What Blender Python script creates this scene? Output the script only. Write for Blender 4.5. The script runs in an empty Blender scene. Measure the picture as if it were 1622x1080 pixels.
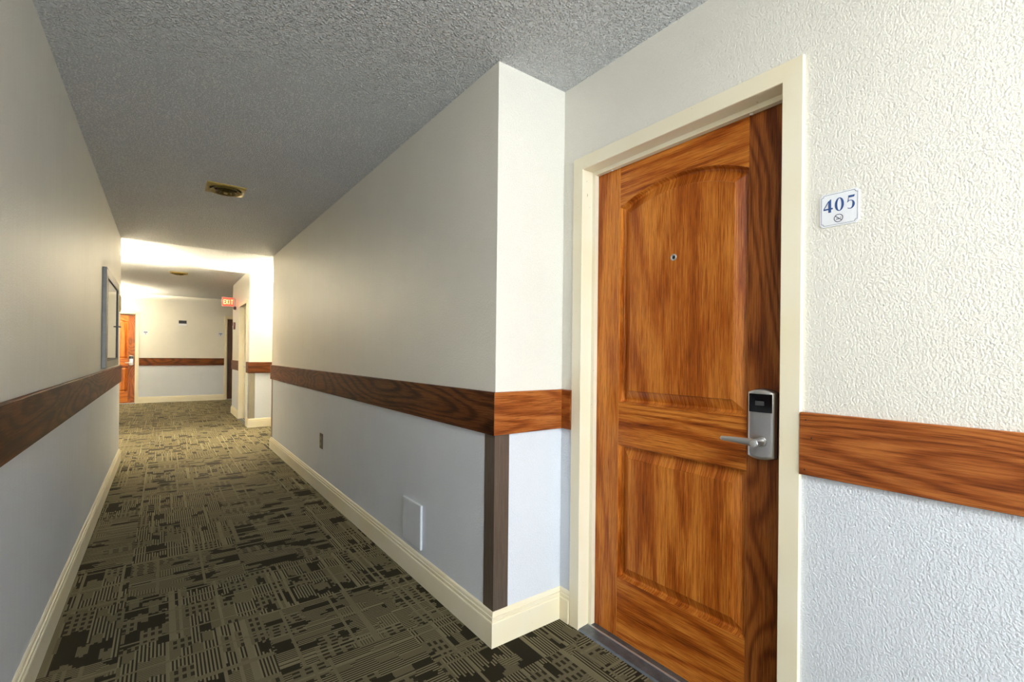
import bpy, bmesh, math, random
from mathutils import Matrix, Vector
random.seed(4)
scene = bpy.context.scene
COL = scene.collection

# ------------------------------------------------------------------ camera
F_PX, YAW, PITCH, ROLL, CAM_H, SY = 736.93, 36.858, 0.1213, 0.6242, 1.2105, 21.16
ya, pi_, ro = (math.radians(a) for a in (YAW, PITCH, ROLL))
fwd = Vector((math.sin(ya) * math.cos(pi_), math.cos(ya) * math.cos(pi_), math.sin(pi_)))
rgt = Vector((math.cos(ya), -math.sin(ya), 0)); upv = rgt.cross(fwd)
r2 = rgt * math.cos(ro) + upv * math.sin(ro); u2 = -rgt * math.sin(ro) + upv * math.cos(ro)
cam = bpy.data.cameras.new('camera'); camo = bpy.data.objects.new('camera', cam); COL.objects.link(camo)
cam.sensor_fit = 'HORIZONTAL'; cam.sensor_width = 36.0; cam.lens = 36.0 * F_PX / 1622; cam.shift_y = SY / 1622
cam.clip_start = 0.02
m = Matrix.Identity(4)
for i in range(3):
    m[i][0], m[i][1], m[i][2] = r2[i], u2[i], -fwd[i]
m[2][3] = CAM_H
camo.matrix_world = m
scene.camera = camo

# ------------------------------------------------------------------ world, exposure, lamp strengths
SKY_W = 8.2
world = bpy.data.worlds.new('world'); scene.world = world; world.use_nodes = True
world.node_tree.nodes['Background'].inputs[0].default_value = (0.86, 0.94, 1.0, 1)   # overcast sky, let in only by the fill window added behind the viewpoint
world.node_tree.nodes['Background'].inputs[1].default_value = SKY_W
WX0, WX1, WZ0, WZ1, YB = -0.30, 1.42, 0.15, 2.36, -4.2      # that added window, out of view
pl_ = bpy.data.lights.new('added_window_portal', 'AREA'); pl_.shape = 'RECTANGLE'; pl_.size = WX1 - WX0; pl_.size_y = WZ1 - WZ0; pl_.cycles.is_portal = True
plo = bpy.data.objects.new('added_window_portal', pl_); COL.objects.link(plo)
plo.location = ((WX0 + WX1) / 2, YB - 0.10, (WZ0 + WZ1) / 2); plo.rotation_euler = (math.pi / 2, 0, 0)
vs = scene.view_settings
vs.view_transform = 'Standard'; vs.look = 'None'; vs.gamma = 1; vs.use_curve_mapping = False
vs.exposure = 1.48
PANEL_W = 12.0       # ceiling light panels behind the camera
BOWL_W = 40.0        # glass of the bowl lamps in the lobby and by the end wall
UP_W = 2300.0         # their open tops, shining at the ceiling
COOL = (0.93, 0.97, 1.0); WARM = (1.0, 0.87, 0.62)

# ------------------------------------------------------------------ dimensions (metres)
XL, XR, XD, X2 = -0.380, 1.1107, 1.488, 1.1106
YC, YER, YEL, Y2, Y3, YW = 1.594, 6.58, 6.65, 8.545, 10.845, 13.88
H, HL, HF = 2.44, 2.485, 2.55
RB, RT = 0.877, 1.056
XFL, XFR = -2.8, 3.2
T = 0.15

# ------------------------------------------------------------------ node helpers
class NT:
    def __init__(s, name):
        s.m = bpy.data.materials.new(name); s.m.use_nodes = True
        s.t = s.m.node_tree; s.n = s.t.nodes; s.b = s.n['Principled BSDF']
    def put(s, sock, v):
        if hasattr(v, 'is_linked') or isinstance(v, bpy.types.NodeSocket): s.t.links.new(v, sock)
        elif isinstance(v, (tuple, list)) and len(v) == 3 and sock.type == 'RGBA': sock.default_value = (*v, 1)
        else: sock.default_value = v
    def math(s, op, a, b=0.0, c=0.0):
        n = s.n.new('ShaderNodeMath'); n.operation = op
        for i, v in enumerate((a, b, c)): s.put(n.inputs[i], v)
        return n.outputs[0]
    def vmath(s, op, a, b=(0, 0, 0)):
        n = s.n.new('ShaderNodeVectorMath'); n.operation = op
        s.put(n.inputs[0], a); s.put(n.inputs[1], b); return n.outputs[0]
    def xyz(s, v):
        n = s.n.new('ShaderNodeSeparateXYZ'); s.put(n.inputs[0], v); return n.outputs
    def comb(s, x, y, z=0.0):
        n = s.n.new('ShaderNodeCombineXYZ')
        for i, v in enumerate((x, y, z)): s.put(n.inputs[i], v)
        return n.outputs[0]
    def obj(s): return s.n.new('ShaderNodeTexCoord').outputs['Object']
    def pos(s): return s.n.new('ShaderNodeNewGeometry').outputs['Position']
    def rand(s): return s.n.new('ShaderNodeObjectInfo').outputs['Random']
    def noise(s, v, scale, detail=2.0, rough=0.5, dist=0.0):
        n = s.n.new('ShaderNodeTexNoise'); s.put(n.inputs['Vector'], v)
        n.inputs['Scale'].default_value = scale; n.inputs['Detail'].default_value = detail
        n.inputs['Roughness'].default_value = rough; n.inputs['Distortion'].default_value = dist
        return n.outputs[0]
    def voro(s, v, scale, feature='F1'):
        n = s.n.new('ShaderNodeTexVoronoi'); n.feature = feature; s.put(n.inputs['Vector'], v)
        n.inputs['Scale'].default_value = scale; return n.outputs['Distance']
    def white(s, v):
        n = s.n.new('ShaderNodeTexWhiteNoise'); n.noise_dimensions = '3D'; s.put(n.inputs['Vector'], v); return n.outputs['Value']
    def ramp(s, f, stops, interp='LINEAR'):
        n = s.n.new('ShaderNodeValToRGB'); s.put(n.inputs[0], f); cr = n.color_ramp; cr.interpolation = interp
        while len(cr.elements) < len(stops): cr.elements.new(0.5)
        for e, (p, c) in zip(cr.elements, stops):
            e.position = p; e.color = (*c, 1) if isinstance(c, tuple) else (c, c, c, 1)
        return n.outputs[0]
    def mix(s, f, a, b, blend='MIX'):
        n = s.n.new('ShaderNodeMix'); n.data_type = 'RGBA'; n.blend_type = blend
        s.put(n.inputs[0], f); s.put(n.inputs[6], a); s.put(n.inputs[7], b); return n.outputs[2]
    def mixf(s, f, a, b):
        n = s.n.new('ShaderNodeMix'); n.data_type = 'FLOAT'
        s.put(n.inputs[0], f); s.put(n.inputs[2], a); s.put(n.inputs[3], b); return n.outputs[0]
    def bump(s, h, strength=0.3, dist=0.01):
        n = s.n.new('ShaderNodeBump'); s.put(n.inputs['Height'], h)
        n.inputs['Strength'].default_value = strength; n.inputs['Distance'].default_value = dist
        s.t.links.new(n.outputs[0], s.b.inputs['Normal'])
    def fin(s, color=None, rough=None, metal=None, emit=None, power=0.0, spec=None):
        if color is not None: s.put(s.b.inputs['Base Color'], color)
        if rough is not None: s.put(s.b.inputs['Roughness'], rough)
        if metal is not None: s.put(s.b.inputs['Metallic'], metal)
        if spec is not None: s.put(s.b.inputs['Specular IOR Level'], spec)
        if emit is not None:
            s.put(s.b.inputs['Emission Color'], emit); s.b.inputs['Emission Strength'].default_value = power
        return s.m

def wear(k, color, amount=0.08, scale=30):
    n = k.noise(k.obj(), scale, 3, 0.6)
    f = k.ramp(n, [(0.3, 1 - amount), (0.7, 1.0)])
    return k.mix(1.0, color, f, 'MULTIPLY')

def plain(name, color, rough=0.5, metal=0.0, amount=0.08, scale=30, emit=None, power=0.0):
    k = NT(name); return k.fin(wear(k, color, amount, scale), rough, metal, emit, power)

CREAM = (0.80, 0.770, 0.688); BLUE = (0.71, 0.74, 0.79)

def wall_material(name, streak):
    k = NT(name); p = k.pos(); z = k.xyz(p)[2]
    up = k.math('GREATER_THAN', z, 0.5 * (RB + RT))
    mott = k.ramp(k.noise(p, 1.7, 3, 0.6), [(0.3, 0.94), (0.7, 1.0)])
    base = k.mix(up, BLUE, CREAM)
    col = k.mix(1.0, base, mott, 'MULTIPLY')
    sp = k.vmath('MULTIPLY', p, (1.0, 1.0, 0.08))
    fine = k.noise(p, 250, 2, 0.55)
    blob = k.noise(k.vmath('MULTIPLY', p, (1.0, 1.0, 0.8)), 185, 1.5, 0.5)
    st = k.noise(sp, 34, 3, 0.6)
    h = k.math('ADD', k.math('MULTIPLY', blob, 1.0), k.math('MULTIPLY', fine, 0.6))
    k.bump(h, 0.7, 0.0040 - 0.0022 * streak)
    tint = k.ramp(fine, [(0.3, 0.95), (0.7, 1.0)])
    col = k.mix(1.0, col, tint, 'MULTIPLY')
    return k.fin(col, k.mixf(streak, 0.42, k.ramp(st, [(0.35, 0.34), (0.65, 0.46)])), 0, spec=0.45)

M = {}
M['wall'] = wall_material('painted_stipple', 0.25)
M['wall_vinyl'] = wall_material('painted_vinyl_cover', 1.0)

def ceiling_material():
    k = NT('popcorn_ceiling'); p = k.pos()
    n3 = k.n.new('ShaderNodeTexNoise'); k.put(n3.inputs['Vector'], p); n3.inputs['Scale'].default_value = 90
    off = k.vmath('MULTIPLY', n3.outputs['Color'], (0.012, 0.012, 0.012))
    v = k.voro(k.vmath('ADD', p, off), 105, 'F1')
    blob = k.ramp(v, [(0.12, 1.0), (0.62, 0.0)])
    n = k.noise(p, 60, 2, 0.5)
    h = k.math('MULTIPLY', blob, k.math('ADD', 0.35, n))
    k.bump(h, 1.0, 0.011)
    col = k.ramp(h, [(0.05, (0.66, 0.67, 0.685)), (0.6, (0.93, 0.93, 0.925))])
    return k.fin(col, 0.6, spec=0.4)
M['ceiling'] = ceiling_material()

def carpet_material():
    k = NT('carpet'); x, y, _ = k.xyz(k.pos())[:3]
    S = 0.5
    xs = k.math('ADD', x, 10.13); ys = k.math('ADD', y, 10.09)
    tx = k.math('FLOOR', k.math('DIVIDE', xs, S)); ty = k.math('FLOOR', k.math('DIVIDE', ys, S))
    chk = k.math('GREATER_THAN', k.white(k.comb(tx, ty, 3.0)), 0.45)
    tid = k.math('ADD', k.math('MULTIPLY', tx, 3.7), k.math('MULTIPLY', ty, 9.3))
    u = k.mixf(chk, xs, ys); v = k.mixf(chk, ys, xs)
    def cells(c, size): return k.math('FLOOR', k.math('DIVIDE', c, size))
    def duty(c, size, d): return k.math('LESS_THAN', k.math('FRACT', k.math('DIVIDE', c, size)), d)
    sid = cells(v, 0.0125)
    rag = k.white(k.comb(sid, tid, 1.0))
    ur = k.math('ADD', u, k.math('MULTIPLY', rag, 0.035))
    c1 = k.white(k.comb(cells(ur, 0.135), cells(v, 0.0875), tid))
    c2 = k.white(k.comb(cells(k.math('ADD', ur, 0.04), 0.08), cells(v, 0.0375), k.math('ADD', tid, 5.5)))
    line = k.white(k.comb(sid, 7.7, tid))
    stripe = k.mixf(duty(v, 0.0125, 0.5), 0.12, 0.9)
    gl = k.math('MULTIPLY', duty(k.math('ADD', u, k.math('MULTIPLY', rag, 0.012)), 0.045, 0.60), duty(v, 0.025, 0.52))
    grid = k.mixf(gl, 0.66, 0.16)
    cross = k.mixf(duty(u, 0.0115, 0.5), 0.45, 0.80)
    val = k.mixf(k.math('LESS_THAN', c1, 0.78), grid, stripe)
    val = k.mixf(k.math('LESS_THAN', c1, 0.27), val, cross)
    val = k.mixf(k.math('LESS_THAN', c1, 0.155), val, 0.06)
    val = k.mixf(k.math('LESS_THAN', c2, 0.09), val, 0.08)
    val = k.mixf(k.math('GREATER_THAN', c2, 0.90), val, 0.62)
    val = k.mixf(k.math('GREATER_THAN', line, 0.91), val, 0.80)
    cl = k.white(k.comb(cells(u, 0.0125), 3.3, tid))
    val = k.mixf(k.math('GREATER_THAN', cl, 0.92), val, 0.72)
    pile = k.noise(k.pos(), 420, 2, 0.6)
    val = k.math('MULTIPLY', val, k.math('ADD', 0.45, k.math('MULTIPLY', pile, 1.1)))
    soil = k.noise(k.pos(), 1.1, 3, 0.6)
    col = k.ramp(val, [(0.0, (0.020, 0.016, 0.009)), (0.35, (0.054, 0.045, 0.024)), (1.0, (0.25, 0.212, 0.122))])
    col = k.mix(1.0, col, k.ramp(soil, [(0.3, 0.8), (0.7, 1.05)]), 'MULTIPLY')
    k.bump(k.math('ADD', pile, k.math('MULTIPLY', val, 0.6)), 0.5, 0.004)
    return k.fin(col, 0.95, spec=0.1)
M['carpet'] = carpet_material()

def wood(name, axis, dark, mid, light, rings=9.0, rough=0.32, freq=3.2, fig=0.30, along=0.16, spec=0.5, depth=None):
    k = NT(name)
    p = k.vmath('ADD', k.obj(), k.comb(k.math('MULTIPLY', k.rand(), 17.0), k.math('MULTIPLY', k.rand(), 7.0), k.math('MULTIPLY', k.rand(), 29.0)))
    sc = [1.0, 1.0, 1.0]; sc[axis] = along
    fb = [1.0, 1.0, 1.0]; fb[axis] = 0.03
    bb = [1.0, 1.0, 1.0]; bb[axis] = 0.10
    if depth is not None: sc[depth] = fb[depth] = bb[depth] = 0.08
    q = k.vmath('MULTIPLY', p, tuple(sc)); fq = k.vmath('MULTIPLY', p, tuple(fb)); bq = k.vmath('MULTIPLY', p, tuple(bb))
    field = k.noise(q, freq, 1.5, 0.45, 0.25)
    ring = k.math('ADD', k.math('MULTIPLY', field, rings * 6.283), k.math('MULTIPLY', k.noise(fq, 120, 2), 1.5))
    ring = k.math('POWER', k.math('MULTIPLY_ADD', k.math('SINE', ring), 0.5, 0.5), 2.2)
    fib = k.noise(fq, 240, 4, 0.7)
    pore = k.ramp(k.noise(fq, 520, 1, 0.5), [(0.58, 1.0), (0.70, 0.6)])
    blotch = k.noise(bq, 16, 3, 0.6)
    v = k.math('SUBTRACT', k.math('ADD', k.math('MULTIPLY', fib, 0.72), k.math('MULTIPLY', blotch, 0.42)), k.math('MULTIPLY', ring, fig))
    col = k.ramp(v, [(0.26, dark), (0.46, mid), (0.66, light)])
    col = k.mix(1.0, col, pore, 'MULTIPLY')
    k.bump(fib, 0.12, 0.002)
    return k.fin(col, rough, spec=spec)
DW = dict(dark=(0.12, 0.018, 0.002), mid=(0.38, 0.088, 0.007), light=(0.66, 0.235, 0.036), spec=0.28, depth=1)
M['door_v'] = wood('door_wood_upright_grain', 2, rings=7, fig=0.12, **DW)
M['door_h'] = wood('door_wood_level_grain', 0, rings=16, fig=0.16, **DW)
M['door_stile'] = wood('door_wood_figured_grain', 2, rings=20, fig=0.18, along=0.3, dark=(0.07, 0.014, 0.003), mid=(0.20, 0.048, 0.007), light=(0.36, 0.115, 0.022), spec=0.28, depth=1)
RW = dict(dark=(0.10, 0.020, 0.003), mid=(0.25, 0.060, 0.009), light=(0.42, 0.135, 0.028), spec=0.3)
M['rail_warm_y'] = wood('rail_wood_along', 1, rings=26, freq=4.0, rough=0.35, fig=0.16, **RW)
M['rail_warm_x'] = wood('rail_wood_across', 0, rings=16, freq=4.0, rough=0.35, fig=0.16, **RW)
RD = dict(dark=(0.016, 0.005, 0.002), mid=(0.062, 0.018, 0.005), light=(0.16, 0.052, 0.015), spec=0.07)  # dark stain, with the corridor's shade partly put into the colour
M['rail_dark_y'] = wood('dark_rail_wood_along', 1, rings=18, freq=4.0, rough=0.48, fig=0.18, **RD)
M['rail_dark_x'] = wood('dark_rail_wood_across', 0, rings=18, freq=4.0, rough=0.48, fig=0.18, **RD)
M['door_dark'] = wood('dark_door_wood', 2, rings=5, dark=(0.03, 0.010, 0.004), mid=(0.08, 0.026, 0.008), light=(0.14, 0.05, 0.016))

def cream_material():
    k = NT('cream_trim_paint')
    chips = k.noise(k.pos(), 38, 4, 0.65)
    c = k.mix(k.ramp(chips, [(0.70, 0.0), (0.74, 1.0)]), (0.83, 0.765, 0.60), (0.50, 0.40, 0.24))
    y = k.ramp(k.noise(k.pos(), 3.5, 2), [(0.35, (1, 1, 1)), (0.75, (0.97, 0.93, 0.82))])
    return k.fin(k.mix(1.0, c, y, 'MULTIPLY'), 0.38)
M['cream'] = cream_material()
M['white_paint'] = plain('off_white_paint', (0.72, 0.70, 0.62), 0.4)
M['panel_blue'] = plain('painted_cover', (0.65, 0.68, 0.725), 0.45, 0, 0.05)

def scratched(name, color, rough, metal):
    k = NT(name); p = k.obj()
    s = k.noise(k.vmath('MULTIPLY', p, (1, 1, 0.03)), 320, 3, 0.6)
    d = k.noise(p, 60, 4, 0.7)
    c = k.mix(k.ramp(d, [(0.68, 0.0), (0.74, 0.7)]), color, (0.55, 0.55, 0.55))
    c = k.mix(1.0, c, k.ramp(s, [(0.3, 0.72), (0.7, 1.1)]), 'MULTIPLY')
    return k.fin(c, rough, metal)
M['guard'] = scratched('bronze_corner_metal', (0.20, 0.155, 0.120), 0.36, 0.6)
M['guard_pale'] = scratched('tan_corner_metal', (0.30, 0.26, 0.18), 0.4, 0.3)
M['nickel'] = plain('satin_nickel', (0.60, 0.60, 0.61), 0.28, 0.9, 0.1, 12)
M['steel_dark'] = plain('dark_threshold_metal', (0.16, 0.18, 0.20), 0.35, 0.6, 0.4, 25)
M['steel_bright'] = plain('worn_bright_metal', (0.75, 0.75, 0.74), 0.3, 0.8)
M['black_gloss'] = plain('glossy_black', (0.006, 0.006, 0.008), 0.08)
M['black'] = plain('matt_black', (0.012, 0.012, 0.012), 0.5)
M['smoke'] = plain('dark_screen_icon', (0.06, 0.06, 0.065), 0.3)
M['rubber'] = plain('black_seal', (0.010, 0.009, 0.008), 0.7)
M['sign_white'] = plain('sign_white', (0.80, 0.81, 0.84), 0.25, 0, 0.02)
M['sign_line'] = plain('sign_grey_line', (0.10, 0.11, 0.13), 0.4)
M['sign_blue'] = plain('sign_blue_print', (0.030, 0.085, 0.26), 0.35, 0, 0.1)
M['sign_navy'] = plain('sign_navy_print', (0.06, 0.07, 0.12), 0.35, 0, 0.1)
M['brass'] = plain('aged_brass', (0.46, 0.33, 0.085), 0.34, 0.4, 0.3, 20)
M['brass_dark'] = plain('dark_aged_brass', (0.16, 0.105, 0.025), 0.4, 0.5, 0.3, 20)
M['duct'] = plain('dark_duct', (0.02, 0.018, 0.012), 0.8)
M['outlet_brown'] = plain('brown_plastic', (0.085, 0.060, 0.032), 0.4)
M['outlet_tan'] = plain('tan_plastic', (0.30, 0.25, 0.16), 0.4)
M['aluminium'] = plain('brushed_aluminium', (0.22, 0.21, 0.19), 0.5, 0.3, 0.2, 18)
M['board'] = plain('pale_notice_board', (0.60, 0.58, 0.47), 0.7, 0, 0.08, 4)
M['paper'] = plain('grey_paper', (0.34, 0.35, 0.36), 0.7)
M['exit_white'] = plain('white_sign_housing', (0.75, 0.70, 0.66), 0.4)
M['exit_face'] = plain('lit_red_face', (0.75, 0.05, 0.03), 0.3, 0, 0.05, 30, (1.0, 0.045, 0.02), 0.9)
M['exit_letter'] = plain('lit_letter', (0.95, 0.6, 0.3), 0.3, 0, 0.05, 30, (1.0, 0.42, 0.12), 1.6)
M['maroon'] = plain('maroon_plastic', (0.13, 0.012, 0.016), 0.35)
M['panel_light'] = plain('light_panel', (0.9, 0.9, 0.9), 0.5, 0, 0.02, 30, COOL, PANEL_W)
M['bowl_top'] = plain('bowl_lamp_tubes', (0.9, 0.86, 0.75), 0.4, 0, 0.02, 30, WARM, UP_W)
M['bowl_light'] = plain('bowl_glass', (0.9, 0.86, 0.75), 0.4, 0, 0.02, 30, WARM, BOWL_W)
def glass():
    k = NT('thin_glass'); k.b.inputs['Transmission Weight'].default_value = 1.0
    k.b.inputs['IOR'].default_value = 1.45
    return k.fin((0.95, 0.97, 0.96), 0.02)
M['glass'] = glass()

# ------------------------------------------------------------------ mesh helpers
class MB:
    def __init__(s): s.bm = bmesh.new()
    def box(s, x0, x1, y0, y1, z0, z1):
        v = [s.bm.verts.new(c) for c in ((x0, y0, z0), (x1, y0, z0), (x1, y1, z0), (x0, y1, z0), (x0, y0, z1), (x1, y0, z1), (x1, y1, z1), (x0, y1, z1))]
        for f in ((0, 3, 2, 1), (4, 5, 6, 7), (0, 1, 5, 4), (1, 2, 6, 5), (2, 3, 7, 6), (3, 0, 4, 7)): s.bm.faces.new([v[i] for i in f])
        return s
    def loops(s, rings, cap0=True, cap1=True, closed=True):
        vs_ = [[s.bm.verts.new(c) for c in r] for r in rings]
        n = len(rings[0])
        for a, b in zip(vs_, vs_[1:]):
            for i in range(n if closed else n - 1):
                j = (i + 1) % n; s.bm.faces.new((a[i], a[j], b[j], b[i]))
        if cap0: s.bm.faces.new(vs_[0][::-1])
        if cap1: s.bm.faces.new(vs_[-1])
        return s
    def prism(s, pts, fa, fb):
        return s.loops([[fa(*p) for p in pts], [fb(*p) for p in pts]])
    def tube(s, pts, radii, n=16):
        rings = []
        for i, p in enumerate(pts):
            p = Vector(p); a = Vector(pts[max(i - 1, 0)]); b = Vector(pts[min(i + 1, len(pts) - 1)])
            d = (b - a).normalized(); ref = Vector((0, 0, 1)) if abs(d.z) < 0.9 else Vector((1, 0, 0))
            e1 = d.cross(ref).normalized(); e2 = d.cross(e1)
            r = radii[i]; ra, rb = (r if isinstance(r, tuple) else (r, r))
            rings.append([tuple(p + e1 * (ra * math.cos(2 * math.pi * k / n)) + e2 * (rb * math.sin(2 * math.pi * k / n))) for k in range(n)])
        return s.loops(rings)
    def lathe(s, prof, n=40, c=(0, 0, 0), cap0=False, cap1=False):
        rings = [[(c[0] + r * math.cos(2 * math.pi * k / n), c[1] + r * math.sin(2 * math.pi * k / n), c[2] + z) for k in range(n)] for r, z in prof]
        return s.loops(rings, cap0, cap1)
    def out(s, name, mat, parent=None, bevel=0.0, smooth=False, seg=2):
        bmesh.ops.recalc_face_normals(s.bm, faces=s.bm.faces[:])
        me = bpy.data.meshes.new(name); s.bm.to_mesh(me); s.bm.free()
        me.materials.append(M[mat] if isinstance(mat, str) else mat)
        o = bpy.data.objects.new(name, me); COL.objects.link(o)
        if parent is not None: o.parent = parent
        if bevel:
            b = o.modifiers.new('bevel', 'BEVEL'); b.width = bevel; b.segments = seg; b.limit_method = 'ANGLE'; b.angle_limit = 0.6
            b.harden_normals = False
        if smooth:
            for p in me.polygons: p.use_smooth = True
            me.set_sharp_from_angle(angle=0.7)
        return o

def tag(o, label=None, cat=None, group=None, kind=None):
    for k, v in (('label', label), ('category', cat), ('group', group), ('kind', kind)):
        if v: o[k] = v
    return o
def empty(name, loc, rz=0.0):
    o = bpy.data.objects.new(name, None); COL.objects.link(o); o.location = loc; o.rotation_euler = (0, 0, rz); o.empty_display_size = 0.1
    return o
def structure(o, label=None, cat=None): return tag(o, label, cat, kind='structure')

# ------------------------------------------------------------------ shell
structure(MB().box(XFL - T, XFR + T, YB - T, YW + T, -0.1, 0).out('floor', 'carpet'), 'brown and tan patterned hallway carpet', 'floor')
YCE = 6.61
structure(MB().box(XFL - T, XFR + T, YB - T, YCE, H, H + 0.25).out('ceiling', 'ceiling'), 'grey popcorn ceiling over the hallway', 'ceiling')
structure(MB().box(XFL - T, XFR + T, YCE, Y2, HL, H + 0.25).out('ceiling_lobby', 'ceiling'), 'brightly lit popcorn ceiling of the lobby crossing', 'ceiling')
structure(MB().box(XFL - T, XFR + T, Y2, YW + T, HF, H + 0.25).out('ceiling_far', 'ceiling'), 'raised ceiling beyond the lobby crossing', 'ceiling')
structure(MB().box(XL - T, XL, YB, YEL, 0, H).out('wall_left', 'wall_vinyl'), 'long cream and blue hallway wall with the display case', 'wall')
structure(MB().box(XR, XR + T, YC + T, YER, 0, H).out('wall_right', 'wall_vinyl'), 'long cream and blue hallway wall with the outlet', 'wall')
structure(MB().box(XR, XD + T, YC, YC + T, 0, H).out('wall_return', 'wall'), 'short wall return with bronze corner guard', 'wall')
DW_, DH_ = 0.828, 2.036
mb = MB(); J = 0.02
mb.box(XD, XD + T, 1.462 + J, YC, 0, H); mb.box(XD, XD + T, YB, 1.462 - DW_ - J, 0, H); mb.box(XD, XD + T, 1.462 - DW_ - J, 1.462 + J, DH_ + J, H)
structure(mb.out('wall_door', 'wall'), 'cream and pale blue wall around the arched panel door', 'wall')
mb = MB(); mb.box(XL - T, WX0, YB - T, YB, 0, H); mb.box(WX1, XD + T, YB - T, YB, 0, H); mb.box(WX0, WX1, YB - T, YB, 0, WZ0); mb.box(WX0, WX1, YB - T, YB, WZ1, H)
structure(mb.out('wall_back', 'wall'), 'hallway wall behind the viewpoint', 'wall')
win = empty('added_window_1', ((WX0 + WX1) / 2, YB - 0.05, WZ0)); structure(win, 'added unseen fill window in the wall behind the viewpoint', 'window')  # unseen window, added to light the hallway from behind
ww_, wh_ = (WX1 - WX0) / 2, WZ1 - WZ0
for nm, b in (('frame_side', (-ww_, -ww_ + 0.04, -0.03, 0.03, 0, wh_)), ('frame_side', (ww_ - 0.04, ww_, -0.03, 0.03, 0, wh_)), ('mullion', (-0.02, 0.02, -0.03, 0.03, 0.04, wh_ - 0.04)),
              ('frame_sill', (-ww_ + 0.04, ww_ - 0.04, -0.03, 0.03, 0, 0.04)), ('frame_head', (-ww_ + 0.04, ww_ - 0.04, -0.03, 0.03, wh_ - 0.04, wh_))):
    MB().box(*b).out(nm, 'white_paint', win)
structure(MB().box(XFL, XL - T, YEL - T, YEL, 0, HL).out('wall_lobby_left', 'wall'), 'lobby side wall', 'wall')
structure(MB().box(XFL - T, XFL, YEL - T, YW + T, 0, HF).out('wall_lobby_outer', 'wall'), 'outer lobby wall', 'wall')
structure(MB().box(XR + T, XFR, YER - T, YER, 0, HL).out('wall_lobby_right', 'wall'), 'lobby side wall', 'wall')
structure(MB().box(XFR, XFR + T, YER - T, YW + T, 0, HF).out('wall_side_outer', 'wall'), 'outer side hallway wall', 'wall')
structure(MB().box(X2, XFR, Y2, Y2 + T, 0, HF).out('wall_crossing', 'wall'), 'brightly lit wall face at the lobby crossing', 'wall')
FY0, FY1 = 8.86, 9.73       # opening of the plain door in the far side wall
mb = MB(); mb.box(X2, X2 + T, Y2 + T, FY0 - J, 0, HF); mb.box(X2, X2 + T, FY1 + J, Y3, 0, HF); mb.box(X2, X2 + T, FY0 - J, FY1 + J, DH_ + J, HF)
structure(mb.out('wall_far_right', 'wall'), 'far side wall with the exit sign', 'wall')
structure(MB().box(X2 + T, XFR, Y3 - T, Y3, 0, HF).out('wall_far_return', 'wall'), 'far wall return', 'wall')
EX0, EX1 = -0.51 - DW_, -0.51     # end wall door openings
EX2, EX3 = 1.30, 1.30 + DW_
EDH = 2.075
mb = MB()
mb.box(XFL, EX0 - J, YW, YW + T, 0, HF); mb.box(EX1 + J, EX2 - J, YW, YW + T, 0, HF); mb.box(EX3 + J, XFR, YW, YW + T, 0, HF)
mb.box(EX0 - J, EX1 + J, YW, YW + T, EDH + J, HF); mb.box(EX2 - J, EX3 + J, YW, YW + T, EDH + J, HF)
structure(mb.out('wall_end', 'wall'), 'cream and blue wall closing the hallway end', 'wall')

# ------------------------------------------------------------------ baseboards and rails (mitred strips)
def strip(name, mat, p0, p1, nrm, prof, m0=0, m1=0, bevel=0.0):
    p0, p1, nrm = Vector((*p0, 0)), Vector((*p1, 0)), Vector((*nrm, 0)); d = (p1 - p0).normalized()
    def at(p, s, o, z): q = p + nrm * o + d * (s * o); return (q.x, q.y, z)
    mb = MB(); mb.loops([[at(p0, -m0, o, z) for o, z in prof], [at(p1, m1, o, z) for o, z in prof]])
    return mb.out(name, mat, None, bevel)
B = 0.017
BASE = [(0, 0), (B, 0), (B, 0.100), (B - 0.002, 0.1045), (B - 0.006, 0.1045), (B - 0.006, 0.108), (B - 0.004, 0.111), (B - 0.004, 0.121),
        (B - 0.009, 0.1225), (B - 0.009, 0.126), (B - 0.008, 0.128), (B - 0.010, 0.137), (B - 0.014, 0.142), (0, 0.142)]
R_ = 0.016
RAIL = [(0, RB), (R_ - 0.002, RB), (R_, RB + 0.002), (R_, RT - 0.004), (R_ - 0.004, RT), (0, RT)]
FW = 0.058
boards = [  # side, p0, p1, normal, mitres, base label, rail material, rail label
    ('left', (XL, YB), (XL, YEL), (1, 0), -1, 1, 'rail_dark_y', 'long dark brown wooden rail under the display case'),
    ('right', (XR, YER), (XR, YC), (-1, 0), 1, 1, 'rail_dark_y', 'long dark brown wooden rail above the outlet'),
    ('return', (XR, YC), (XD, YC), (0, -1), 1, -1, 'rail_warm_x', 'short reddish wooden rail above the bronze corner guard'),
    ('nook', (XD, YC), (XD, 1.462 + FW + 0.002), (-1, 0), -1, 0, 'rail_warm_y', 'stub of reddish rail between corner and door frame'),
    ('door', (XD, 1.462 - DW_ - FW), (XD, YB), (-1, 0), 0, -1, 'rail_warm_y', 'reddish brown wooden rail under the 405 plate'),
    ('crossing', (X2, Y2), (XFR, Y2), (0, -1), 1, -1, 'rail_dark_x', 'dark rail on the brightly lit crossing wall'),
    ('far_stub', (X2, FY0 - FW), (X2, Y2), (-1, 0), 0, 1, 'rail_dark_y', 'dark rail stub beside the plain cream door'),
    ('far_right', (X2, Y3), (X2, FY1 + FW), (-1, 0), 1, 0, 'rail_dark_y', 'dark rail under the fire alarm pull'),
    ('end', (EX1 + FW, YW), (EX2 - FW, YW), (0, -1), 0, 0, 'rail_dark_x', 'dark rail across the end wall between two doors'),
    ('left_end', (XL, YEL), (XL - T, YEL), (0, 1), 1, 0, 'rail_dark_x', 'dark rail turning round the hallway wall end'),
    ('right_end', (XR + T, YER), (XR, YER), (0, 1), 0, 1, 'rail_dark_x', 'dark rail turning into the lobby crossing'),
]
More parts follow.
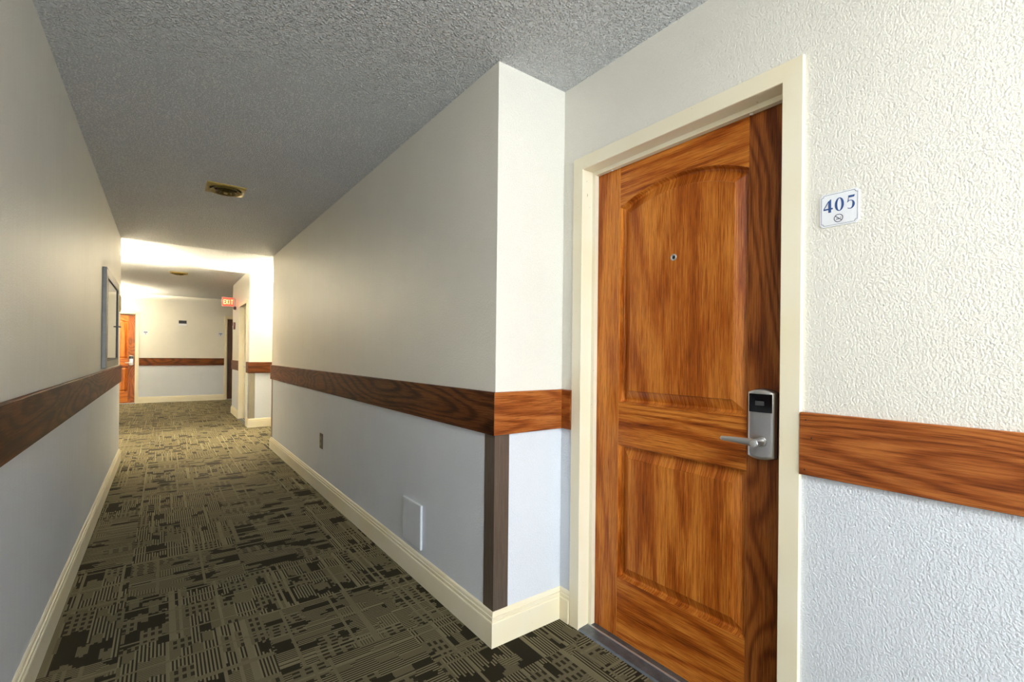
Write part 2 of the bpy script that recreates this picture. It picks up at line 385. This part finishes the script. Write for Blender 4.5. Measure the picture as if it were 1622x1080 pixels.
for i, (side, p0, p1, nrm, m0, m1, mat, lab) in enumerate(boards):
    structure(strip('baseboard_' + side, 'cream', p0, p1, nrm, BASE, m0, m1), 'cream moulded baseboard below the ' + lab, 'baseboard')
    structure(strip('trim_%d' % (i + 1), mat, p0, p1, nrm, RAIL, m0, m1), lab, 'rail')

# nail holes at the end of the rail beside the door frame
rail_door = bpy.data.objects['trim_5']
for ny, nz in ((0.560, 1.035), (0.545, 0.985), (0.562, 0.893)):
    mb = MB(); mb.lathe([(0.0022, 0.0), (0.0022, 0.0006)], 10, (0, 0, 0), True, True)
    o = mb.out('nail_hole', 'black', rail_door); o.rotation_euler = (0, -math.pi / 2, 0); o.location = (XD - R_ + 0.0001, ny, nz)

# ------------------------------------------------------------------ doors
def arch_z(y, yc, zc, R): return zc + math.sqrt(max(R * R - (y - yc) ** 2, 0))

def make_door(name, loc, rz, w, h, label, woods=('door_v', 'door_h', 'door_stile'), panels=True, lock=True, slab_paint=None, slab_depth=0.077):
    root = empty(name, loc, rz); structure(root, label, 'door')
    # steel frame: face, reveal, stop on each side and over the head
    f0, f1 = -0.012, T
    sd = slab_depth
    def jamb(x_out, x_in, sgn):
        mb = MB()
        prof = [(x_out, 0.0), (x_out, f0 + 0.002), (x_out + sgn * 0.002, f0), (x_in - sgn * 0.002, f0), (x_in, f0 + 0.002), (x_in, sd - 0.026), (x_in + sgn * 0.016, sd - 0.024), (x_in + sgn * 0.016, sd - 0.002),
                (x_in, sd - 0.002), (x_in, f1), (x_in - sgn * 0.02, f1), (x_in - sgn * 0.02, 0.0)]
        def top(x):   # mitred at the head
            return h - sgn * (x - x_in)
        mb.loops([[(x, y, 0.0) for x, y in prof], [(x, y, h + (x_in - x) * sgn) for x, y in prof]])
        return mb.out('frame_jamb', 'cream', root)
    jamb(-FW, 0.0, 1); jamb(w + FW, w, -1)
    prof = [(h + FW, 0.0), (h + FW, f0 + 0.002), (h + FW - 0.002, f0), (h + 0.002, f0), (h, f0 + 0.002), (h, sd - 0.026), (h - 0.016, sd - 0.024), (h - 0.016, sd - 0.002), (h, sd - 0.002), (h, f1), (h + 0.02, f1), (h + 0.02, 0.0)]
    mb = MB(); mb.loops([[(0.0 + (h - z), y, z) for z, y in prof], [(w - (h - z), y, z) for z, y in prof]])
    mb.out('frame_head', 'cream', root)
    # slab
    s0, s1 = 0.002, w - 0.002; zb, zt = 0.012, h - 0.004
    th = 0.042
    if panels:
        k = h / 2.036
        st = 0.138; a0, a1 = s0 + st, s1 - st
        z_lo0, z_lo1, z_up0 = 0.266 * k, 0.834 * k, 1.013 * k
        apex, rise = 1.915 * k, 0.066; half = (a1 - a0) / 2; R = (half * half + rise * rise) / (2 * rise); yc = (a0 + a1) / 2; zc = apex - R
        for x0, x1, mt in ((s0, a0, woods[0]), (a1, s1, woods[2])):
            MB().box(x0, x1, sd, sd + th, zb, zt).out('stile', mt, root, 0.0012)
        NS = 24
        top_pts = [(a0, zt)] + [(a0 + (a1 - a0) * i / NS, arch_z(a0 + (a1 - a0) * i / NS, yc, zc, R)) for i in range(NS + 1)] + [(a1, zt)]
        MB().prism(top_pts, lambda x, z: (x, sd, z), lambda x, z: (x, sd + th, z)).out('top_rail', woods[1], root)
        MB().box(a0, a1, sd, sd + th, z_lo1, z_up0).out('lock_rail', woods[1], root, 0.0012)
        MB().box(a0, a1, sd, sd + th, zb, z_lo0).out('bottom_rail', woods[1], root, 0.0012)
        def ring(ins, dep, z0, z1=None):
            x0, x1 = a0 + ins, a1 - ins
            pts = [(x0, z0 + ins), (x1, z0 + ins)]
            for i in range(NS + 1):
                x = x1 + (x0 - x1) * i / NS
                pts.append((x, (z1 - ins) if z1 is not None else arch_z(x, yc, zc, R - ins)))
            return [(x, sd + dep, z) for x, z in pts]
        steps = [(-0.001, 0.002), (0.002, 0.003), (0.004, 0.013), (0.007, 0.022), (0.011, 0.025), (0.016, 0.025), (0.052, 0.007), (0.054, 0.002)]
        for z0, z1 in ((z_up0, None), (z_lo0, z_lo1)):
            mb = MB(); mb.loops([ring(i, d, z0, z1) for i, d in steps], False, True)
            mb.out('panel', woods[0], root)
        # dark seal behind the slab edges
        MB().box(s0 - 0.002, s1 + 0.002, sd + 0.03, sd + 0.06, 0.0, h).out('seal', 'rubber', root)
        # peephole
        ph = MB(); ph.lathe([(0.013, 0.0), (0.013, 0.003), (0.0105, 0.0048), (0.0075, 0.003), (0.0075, 0.0015)], 24, (0, 0, 0), True, True)
        p = ph.out('peephole', 'nickel', root, 0, True); p.rotation_euler = (math.pi / 2, 0, 0); p.location = (yc - 0.012 if name == 'door_1' else yc, sd + 0.003, 1.594 * k)
        g = MB(); g.lathe([(0.0072, 0.0012), (0.0055, 0.0028), (0.002, 0.0036)], 20, (0, 0, 0), True, True)
        g.out('lens', 'black_gloss', p, 0, True)
    else:
        MB().box(s0, s1, sd, sd + th, zb, zt).out('slab', slab_paint, root, 0.0015)
        MB().box(s0 - 0.002, s1 + 0.002, sd + 0.03, sd + 0.06, 0.0, h).out('seal', 'rubber', root)
    # threshold
    t = MB(); pr = [(-0.012, 0.0), (-0.004, 0.006), (0.030, 0.0085), (sd - 0.030, 0.0095), (sd - 0.026, 0.012), (sd + 0.05, 0.012), (sd + 0.05, 0.0)]
    t.loops([[(0.0, y, z) for y, z in pr], [(w, y, z) for y, z in pr]])
    th_ = t.out('threshold', 'steel_dark', root)
    MB().box(0.0, w, sd - 0.032, sd - 0.026, 0.008, 0.0132).out('ridge', 'steel_bright', th_)
    if lock:
        lx, z0, z1 = w - 0.083, 0.884, 1.110
        hw = 0.042
        def outline(ins):
            pts = []
            for i in range(9):
                a = -1 + 2 * i / 8; pts.append((lx + a * (hw - ins), z0 + ins + 0.008 * a * a))
            for i in range(9):
                a = 1 - 2 * i / 8; pts.append((lx + a * (hw - ins), z1 - ins - 0.010 * a * a))
            return pts
        back = MB(); back.prism(outline(-0.0015), lambda x, z: (x, sd, z), lambda x, z: (x, sd - 0.004, z)); 
        lk = MB()
        def bulge(x): return 0.006 * (1 - ((x - lx) / hw) ** 2)
        rings = []
        for ins, d in ((0, 0.003), (0, 0.020), (0.0015, 0.023), (0.004, 0.0245), (0.012, 0.0250)):
            rings.append([(x, sd - d - (bulge(x) if d > 0.019 else 0), z) for x, z in outline(ins)])
        lk.loops(rings)
        body = lk.out('lock', 'nickel', root, 0, True)
        back.out('gasket', 'rubber', body)
        win = MB(); nx = 8; zz = (1.036, 1.095)
        ringw = []
        for z in zz:
            pass
        xs = [lx - 0.036 + 0.072 * i / nx for i in range(nx + 1)]
        front = [[(x, sd - 0.0262 - bulge(x), z) for x in xs] for z in zz]; rear = [[(x, sd - 0.018, z) for x in xs] for z in zz]
        win.loops([front[0] + front[1][::-1], rear[0] + rear[1][::-1]])
        ww = win.out('card_reader', 'black_gloss', body)
        MB().box(lx - 0.014, lx + 0.014, sd - 0.0334, sd - 0.0326, 1.058, 1.072).out('reader_icon', 'smoke', ww)
        zl = 0.943; sx = lx + 0.006
        sp = MB(); sp.tube([(sx, sd - 0.026, zl), (sx, sd - 0.036, zl), (sx, sd - 0.037, zl), (sx, sd - 0.062, zl), (sx, sd - 0.064, zl), (sx, sd - 0.084, zl), (sx, sd - 0.0855, zl)], [0.0165, 0.0155, 0.0125, 0.0118, 0.0135, 0.0135, 0.0122], 24)
        le = sp.out('lever', 'nickel', body, 0, True)
        ar = MB(); yl = sd - 0.074
        ar.tube([(sx, yl, zl), (sx - 0.03, yl, zl + 0.001), (sx - 0.07, yl + 0.001, zl + 0.001), (sx - 0.105, yl + 0.003, zl + 0.000), (sx - 0.112, yl + 0.004, zl), (sx - 0.115, yl + 0.0045, zl)],
                [(0.009, 0.0125), (0.009, 0.0115), (0.008, 0.0095), (0.0072, 0.0078), (0.0062, 0.0066), (0.003, 0.003)], 18)
        ar.out('grip', 'nickel', le, 0, True)
        cp = MB(); cp.tube([(sx, sd - 0.085, zl), (sx, sd - 0.0868, zl), (sx, sd - 0.0872, zl)], [0.0098, 0.0098, 0.0088], 24)
        cp.out('cap', 'steel_bright', le, 0, True)
    return root

make_door('door_1', (XD, 1.462, 0), -math.pi / 2, DW_, DH_, 'arched two-panel orange-brown wooden door beside the 405 plate')
make_door('door_2', (EX0, YW, 0), 0, DW_, EDH, 'orange-brown arched panel door in the hallway end wall')
make_door('door_3', (EX2, YW, 0), 0, DW_, EDH, 'dark brown door half hidden behind the exit sign wall', woods=('door_dark',) * 3)
d4 = make_door('door_4', (X2, FY1, 0), -math.pi / 2, FY1 - FY0, DH_, 'plain cream painted door with steel frame under the exit sign', panels=False, lock=False, slab_paint='white_paint')
w4 = FY1 - FY0
hb = MB(); hb.box(w4 - 0.10, w4 - 0.045, 0.065, 0.077, 0.90, 1.06); pl = hb.out('lock_plate', 'steel_dark', d4, 0.004)
hb = MB(); hb.tube([(w4 - 0.07, 0.066, 0.97), (w4 - 0.07, 0.0, 0.97), (w4 - 0.08, -0.012, 0.97), (w4 - 0.20, -0.014, 0.972)], [0.012, 0.011, 0.011, 0.008], 14)
hb.out('lever', 'nickel', pl, 0, True)

# frame bumpers (little silencer screws) on the stop of the near door
d1 = bpy.data.objects['door_1']
for bx, bz in ((0.10, DH_ - 0.0163), (0.70, DH_ - 0.0163)):
    MB().lathe([(0.006, 0.0), (0.005, -0.003), (0.002, -0.004)], 14, (bx, 0.066, bz), True, True).out('silencer', 'white_paint', d1, 0, True)

# ------------------------------------------------------------------ room plates
def ring_strip(mb, cx, cz, ro_, ri, y, n=32, sx=1.0):
    a = [(cx + sx * ro_ * math.cos(2 * math.pi * i / n), cz + ro_ * math.sin(2 * math.pi * i / n)) for i in range(n)]
    b = [(cx + sx * ri * math.cos(2 * math.pi * i / n), cz + ri * math.sin(2 * math.pi * i / n)) for i in range(n)]
    mb.loops([[(x, y, z) for x, z in a], [(x, y, z) for x, z in b]], False, False)
def poly(mb, pts, y): mb.bm.faces.new([mb.bm.verts.new((x, y, z)) for x, z in pts])
def band(mb, outer, inner, y):
    mb.loops([[(x, y, z) for x, z in outer], [(x, y, z) for x, z in inner]], False, False, False)
def plate_outline(hw, hh, r):
    pts = []
    for sx, sz, a0 in ((1, 1, 180), (-1, 1, 270), (-1, -1, 0), (1, -1, 90)):
        cx, cz = sx * hw, sz * hh
        arc = [math.radians(a0 + 90 * i / 6) for i in range(7)]
        # concave quarter round cut into the corner
        seg = [(cx + r * math.cos(a), cz + r * math.sin(a)) for a in arc]
        pts += seg[::-1] if (sx * sz) > 0 else seg[::-1]
    return pts
def make_plate(name, loc, rz, label, size, number):
    root = empty(name, loc, rz); tag(root, label, 'room sign', 'room number plates')
    hw = hh = size / 2
    def outl(ins, r): return plate_outline(hw - ins, hh - ins, r)
    mb = MB(); o = outl(0, 0.006)
    mb.prism(o, lambda x, z: (x, 0, z), lambda x, z: (x, -0.003, z)); mb.out('plate', 'sign_white', root)
    bl = MB(); bl.loops([[(x, -0.0032, z) for x, z in outl(0.0035, 0.006)], [(x, -0.0032, z) for x, z in outl(0.0045, 0.006)]], False, False)
    bl.out('border_line', 'sign_line', root)
    y = -0.0033
    if number:
        s = 0.0285; sv = 0.0365; x0 = -0.0375; zb = -0.0070
        def P(pts, dx): return [(x0 + dx + px * s, zb + pz * sv) for px, pz in pts]
        # 4
        mb = MB()
        poly(mb, P([(0.42, 0.0), (0.66, 0.0), (0.66, 1.0), (0.56, 1.0), (0.42, 0.84)], 0), y)
        poly(mb, P([(0.0, 0.22), (0.44, 0.22), (0.44, 0.34), (0.0, 0.34)], 0), y)
        poly(mb, P([(0.64, 0.22), (0.80, 0.22), (0.80, 0.34), (0.64, 0.34)], 0), y)
        poly(mb, P([(0.0, 0.34), (0.10, 0.34), (0.44, 0.82), (0.44, 0.95)], 0), y)
        mb.out('digit', 'sign_blue', root)
        # 0
        mb = MB(); n = 36; dx = 0.0275
        def el(rx, rz): return [(x0 + dx + (0.38 + rx * math.cos(2 * math.pi * i / n)) * s, zb + (0.5 + rz * math.sin(2 * math.pi * i / n)) * sv) for i in range(n)]
        mb.loops([[(x, y, z) for x, z in el(0.38, 0.51)], [(x, y, z) for x, z in el(0.165, 0.45)]], False, False)
        mb.out('digit', 'sign_blue', root)
        # 5
        mb = MB(); dx = 0.0555
        poly(mb, P([(0.12, 0.84), (0.60, 0.84), (0.66, 1.0), (0.12, 1.0)], dx), y)
        poly(mb, P([(0.06, 0.50), (0.14, 0.54), (0.18, 0.84), (0.12, 0.84)], dx), y)
        outer, inner = [], []
        for i in range(25):
            a = math.radians(140 - i * (140 + 130) / 24)
            tk = 0.06 + 0.15 * max(0.0, math.cos(a + 0.15)) ** 1
            outer.append((0.30 + 0.36 * math.cos(a), 0.32 + 0.33 * math.sin(a)))
            inner.append((0.30 + (0.36 - tk) * math.cos(a), 0.32 + (0.33 - max(0.05, tk * 0.6)) * math.sin(a)))
        band(mb, P(outer, dx), P(inner, dx), y)
        mb.out('digit', 'sign_blue', root)
        mb = MB(); cz = -0.0262; cx = -0.001
        ring_strip(mb, cx, cz, 0.0112, 0.0092, y)
        c_, s_ = math.cos(math.radians(-40)), math.sin(math.radians(-40))
        def rot(px, pz): return (cx + px * c_ - pz * s_, cz + px * s_ + pz * c_)
        poly(mb, [rot(-0.0095, -0.0011), rot(0.0095, -0.0011), rot(0.0095, 0.0011), rot(-0.0095, 0.0011)], y)
        mb.out('no_smoking_symbol', 'sign_navy', root)
        mb = MB(); poly(mb, [(cx - 0.006, cz - 0.0035), (cx + 0.004, cz - 0.0035), (cx + 0.004, cz - 0.0012), (cx - 0.006, cz - 0.0012)], y + 0.0001)
        poly(mb, [(cx + 0.004, cz - 0.0005), (cx + 0.0062, cz - 0.0005), (cx + 0.0062, cz + 0.003), (cx + 0.005, cz + 0.003)], y + 0.0001)
        mb.out('cigarette_symbol', 'sign_line', root)
    else:
        mb = MB(); poly(mb, [(-0.034, 0.004), (0.034, 0.004), (0.034, 0.026), (-0.034, 0.026)], y); mb.out('number_print', 'sign_blue', root)
        mb = MB(); ring_strip(mb, 0, -0.020, 0.012, 0.004, y); mb.out('no_smoking_symbol', 'sign_navy', root)
    return root
make_plate('room_plate', (XD, 0.487, 1.625), -math.pi / 2, 'white room plate reading 405 with a no smoking symbol', 0.093, True)
make_plate('room_plate', (-0.335, YW, 1.645), 0, 'small white room plate beside the orange end door', 0.10, False)
make_plate('room_plate', (1.16, YW, 1.66), 0, 'small white room plate beside the dark end door', 0.10, False)

# ------------------------------------------------------------------ corner guards
def guard(name, x, y, sx, sy, z0, z1, mat, label, leg=0.073):
    # the two legs run from the corner along +x*sx and +y*sy; th on the outside
    t = 0.0022
    pts = [(x - sx * t, y - sy * t), (x + sx * leg, y - sy * t), (x + sx * leg, y), (x, y), (x, y + sy * leg), (x - sx * t, y + sy * leg)]
    mb = MB(); mb.prism(pts, lambda a, b: (a, b, z0), lambda a, b: (a, b, z1))
    return tag(mb.out(name, mat), label, 'corner guard')
guard('corner_guard', XR, YC, 1, 1, 0.1425, RB, 'guard', 'scratched bronze metal corner guard below the reddish rail')
guard('corner_guard', X2, Y2, 1, 1, 0.1425, RB, 'guard_pale', 'tan metal corner guard at the lobby crossing', 0.085)
guard('corner_guard', XR, YER, 1, -1, 0.1425, RB, 'guard', 'dark metal corner guard where the outlet wall ends')

# ------------------------------------------------------------------ wall cover, outlet
o = MB().box(XR - 0.014, XR, 2.253, 2.485, 0.170, 0.410).out('wall_cover', 'panel_blue', None, 0.006, False, 3)
tag(o, 'square grey-blue blank wall cover above the baseboard', 'cover plate')
root = empty('power_outlet', (XR, 4.23, 0.448), -math.pi / 2); tag(root, 'brown duplex power outlet with tan sockets low on wall', 'outlet')
MB().box(-0.043, 0.043, -0.006, 0, -0.066, 0.066).out('plate', 'outlet_brown', root, 0.003)
for zc_ in (0.024, -0.024):
    r_ = MB(); r_.prism([(0.018 * math.cos(a), zc_ + 0.0165 * math.sin(a)) for a in [2 * math.pi * i / 20 for i in range(20)]], lambda x, z: (x, -0.005, z), lambda x, z: (x, -0.0085, z))
    so = r_.out('socket', 'outlet_tan', root)
    for xs_ in (-0.006, 0.006):
        MB().box(xs_ - 0.001, xs_ + 0.001, -0.0088, -0.008, zc_ - 0.002, zc_ + 0.006).out('slot', 'black', so)

# ------------------------------------------------------------------ ceiling vents
def make_vent(loc, label):
    root = empty('ceiling_vent', loc); tag(root, label, 'vent')
    h_ = 0.125
    fr = MB(); a = [(-h_, -h_), (h_, -h_), (h_, h_), (-h_, h_)]
    n = 40
    def sq(i, r):
        t = 2 * math.pi * i / n; c, s = math.cos(t), math.sin(t); k_ = r / max(abs(c), abs(s)); return (c * k_, s * k_)
    def ci(i, r): t = 2 * math.pi * i / n; return (r * math.cos(t), r * math.sin(t))
    fr.loops([[(*sq(i, h_), 0.0) for i in range(n)], [(*sq(i, h_), -0.006) for i in range(n)], [(*sq(i, h_ - 0.006), -0.010) for i in range(n)], [(*ci(i, 0.112), -0.012) for i in range(n)], [(*ci(i, 0.106), -0.006) for i in range(n)], [(*ci(i, 0.104), -0.001) for i in range(n)]], False, False)
    fr.out('frame', 'brass', root, 0, True)
    bk = MB(); bk.lathe([(0.0, -0.0005), (0.106, -0.0005)], n); bk.out('duct', 'duct', root)
    for r0, r1, z1 in ((0.078, 0.100, -0.020), (0.048, 0.070, -0.026), (0.020, 0.040, -0.032)):
        c = MB(); c.lathe([(r0, -0.002), (r1, z1), (r1 + 0.001, z1 - 0.002), (r1 - 0.003, z1 - 0.001), (r0 - 0.002, -0.002)], n)
        c.out('cone', 'brass' if r0 > 0.07 else 'brass_dark', root, 0, True)
    pl = MB(); pl.lathe([(0.014, -0.030), (0.012, -0.035), (0.0, -0.036)], 20, (0, 0, 0), True, False); pl.out('hub', 'brass', root, 0, True)
    return root
make_vent((0.365, 4.11, H), 'square brass ceiling vent over the hallway carpet')
make_vent((0.20, 9.75, HF), 'square brass ceiling vent beyond the lobby crossing')

# ------------------------------------------------------------------ display case and plaque on the long wall
cx0, cx1, cz0, cz1 = 4.75, 5.98, 1.075, 1.86
root = empty('display_case', (XL, (cx0 + cx1) / 2, cz0)); tag(root, 'wall-mounted glass notice case with aluminium frame', 'display case')
hw, hh = (cx1 - cx0) / 2, cz1 - cz0
D = 0.028
MB().box(0.001, 0.008, -hw + 0.01, hw - 0.01, 0.01, hh - 0.01).out('back_board', 'board', root)
fw = 0.060
for nm, b in (('frame_side', (0, D, -hw, -hw + fw * 1.5, 0, hh)), ('frame_side', (0, D, hw - fw * 1.5, hw, 0, hh)), ('frame_rail', (0, D, -hw + fw * 1.5, hw - fw * 1.5, hh - fw, hh)), ('frame_rail', (0, D, -hw + fw * 1.5, hw - fw * 1.5, 0, fw))):
    MB().box(*b).out(nm, 'aluminium', root, 0.003)
g0, g1, k0, k1 = -hw + fw * 1.5, hw - fw * 1.5, fw, hh - fw
sl = MB()
for b in ((D - 0.008, D + 0.001, g0 - 0.004, g0 + 0.012, k0, k1), (D - 0.008, D + 0.001, g1 - 0.045, g1 + 0.004, k0, k1), (D - 0.008, D + 0.001, g0, g1, k1 - 0.012, k1 + 0.003), (D - 0.008, D + 0.001, g0, g1, k0 - 0.003, k0 + 0.012)): sl.box(*b)
sl.out('seal', 'black', root)
MB().box(D - 0.010, D - 0.006, g0, g1, k0, k1).out('pane', 'glass', root)
MB().box(D, D + 0.022, hw - 0.10, hw - 0.02, 0.366, 0.376).out('latch', 'black', root, 0.002)
MB().box(0.008, 0.010, 0.05, 0.30, 0.35, 0.48).out('notice', 'paper', root)
root = empty('plaque', (XL, 6.42, 1.63)); tag(root, 'small dark plaque with gold edge near the wall end', 'plaque')
MB().box(0, 0.014, -0.07, 0.07, 0, 0.17).out('frame', 'brass', root, 0.003)
MB().box(0.010, 0.0155, -0.058, 0.058, 0.012, 0.158).out('face', 'black', root)

# ------------------------------------------------------------------ end wall sign
root = empty('wall_sign', (0.372, YW, 1.84)); tag(root, 'small black over white sign in middle of end wall', 'sign')
MB().box(-0.078, 0.078, -0.018, 0, 0.055, 0.13).out('dark_half', 'black', root, 0.003)
MB().box(-0.085, 0.085, -0.024, 0, 0.0, 0.055).out('white_half', 'sign_white', root, 0.004)

# ------------------------------------------------------------------ exit sign, alarm devices on the far side wall
EY = 10.45
root = empty('exit_sign', (X2, EY, 2.09)); tag(root, 'lit red exit sign sticking out from far side wall', 'exit sign')
ew, eh = 0.205, 0.175
MB().box(-ew - 0.02, -0.02, -0.025, 0.025, 0, eh).out('housing', 'exit_white', root, 0.004)
MB().box(-0.02, 0.0, -0.05, 0.05, 0.02, eh - 0.02).out('mount', 'exit_white', root, 0.004)
for s_ in (-1, 1):
    fc = MB().box(-ew - 0.012, -0.035, s_ * 0.0255 - 0.0012, s_ * 0.0255 + 0.0012, 0.008, eh - 0.008).out('face', 'exit_face', root)
    yl = s_ * 0.0275
    lx0, lz0, lz1, lw, gap, th_ = -ew + 0.006, 0.045, eh - 0.045, 0.032, 0.009, 0.010
    def seg(mb, a, b, t_=th_):
        d = Vector((b[0] - a[0], b[1] - a[1])).normalized(); n_ = Vector((-d.y, d.x)) * t_ / 2
        poly(mb, [(a[0] + n_.x, a[1] + n_.y), (b[0] + n_.x, b[1] + n_.y), (b[0] - n_.x, b[1] - n_.y), (a[0] - n_.x, a[1] - n_.y)], yl)
    zm = (lz0 + lz1) / 2
    order = 'EXIT' if s_ < 0 else 'TIXE'
    for q, ch in enumerate(order):
        a = lx0 + q * (lw + gap); b = a + lw
        if s_ > 0: a, b = b, a
        mb = MB()
        if ch == 'E':
            sg = 1 if b > a else -1
            seg(mb, (a + sg * th_ / 2, lz0), (a + sg * th_ / 2, lz1))
            for zz_ in (lz0 + th_ / 2, zm, lz1 - th_ / 2): seg(mb, (a, zz_), (b, zz_))
        elif ch == 'X': seg(mb, (a, lz0), (b, lz1)); seg(mb, (a, lz1), (b, lz0))
        elif ch == 'I': seg(mb, ((a + b) / 2, lz0), ((a + b) / 2, lz1))
        else: seg(mb, (a, lz1 - th_ / 2), (b, lz1 - th_ / 2)); seg(mb, ((a + b) / 2, lz0), ((a + b) / 2, lz1))
        mb.out('letter', 'exit_letter', fc)
root = empty('alarm_strobe', (X2, 10.36, 2.03)); tag(root, 'small dark red alarm horn just below the exit sign', 'alarm')
MB().box(-0.035, 0, -0.05, 0.05, 0, 0.055).out('housing', 'maroon', root, 0.006)
MB().box(-0.042, -0.034, -0.03, 0.03, 0.012, 0.042).out('grille', 'black', root, 0.002)
root = empty('fire_alarm_pull', (X2, 10.46, 1.655)); tag(root, 'maroon fire alarm pull above the dark rail', 'fire alarm')
MB().box(-0.030, 0, -0.045, 0.045, 0, 0.135).out('housing', 'maroon', root, 0.006)
MB().box(-0.040, -0.030, -0.032, 0.032, 0.045, 0.065).out('pull_handle', 'exit_white', root, 0.003)

# ------------------------------------------------------------------ lamps
def ceiling_panel(x, y, label, sx=0.6, sy=0.6):
    root = empty('ceiling_light', (x, y, H)); tag(root, label, 'ceiling light')
    fr = MB()
    a, b = sx / 2, sy / 2
    for bx in ((-a, a, -b, -b + 0.02, -0.02, 0), (-a, a, b - 0.02, b, -0.02, 0), (-a, -a + 0.02, -b + 0.02, b - 0.02, -0.02, 0), (a - 0.02, a, -b + 0.02, b - 0.02, -0.02, 0)): fr.box(*bx)
    fr.out('frame', 'white_paint', root)
    MB().box(-a + 0.02, a - 0.02, -b + 0.02, b - 0.02, -0.10, -0.012).out('diffuser', 'panel_light', root, 0.015)
ceiling_panel(0.12, -0.80, 'square ceiling light panel behind the viewpoint')
def bowl_lamp(x, y, h, label, drop=0.16, up=True):
    root = empty('bowl_lamp', (x, y, h)); tag(root, label, 'ceiling light')
    MB().lathe([(0.07, 0.0), (0.07, -0.02), (0.012, -0.03), (0.012, -drop - 0.02)], 24, (0, 0, 0), True, True).out('stem', 'brass', root, 0, True)
    MB().lathe([(0.170, -drop + 0.012), (0.155, -drop - 0.035), (0.11, -drop - 0.075), (0.05, -drop - 0.095), (0.0, -drop - 0.098)], 32).out('bowl', 'bowl_light', root, 0, True)
    MB().lathe([(0.03, -drop), (0.14, -drop)], 32).out('lamp_ring', 'bowl_top', root)
bowl_lamp(-0.72, 7.85, HL, 'glass bowl ceiling lamp in the lobby crossing')
bowl_lamp(1.68, 8.22, HL, 'glass bowl ceiling lamp beside the brightly lit crossing wall')
bowl_lamp(-1.15, 13.0, HF, 'glass bowl ceiling lamp near the end wall')
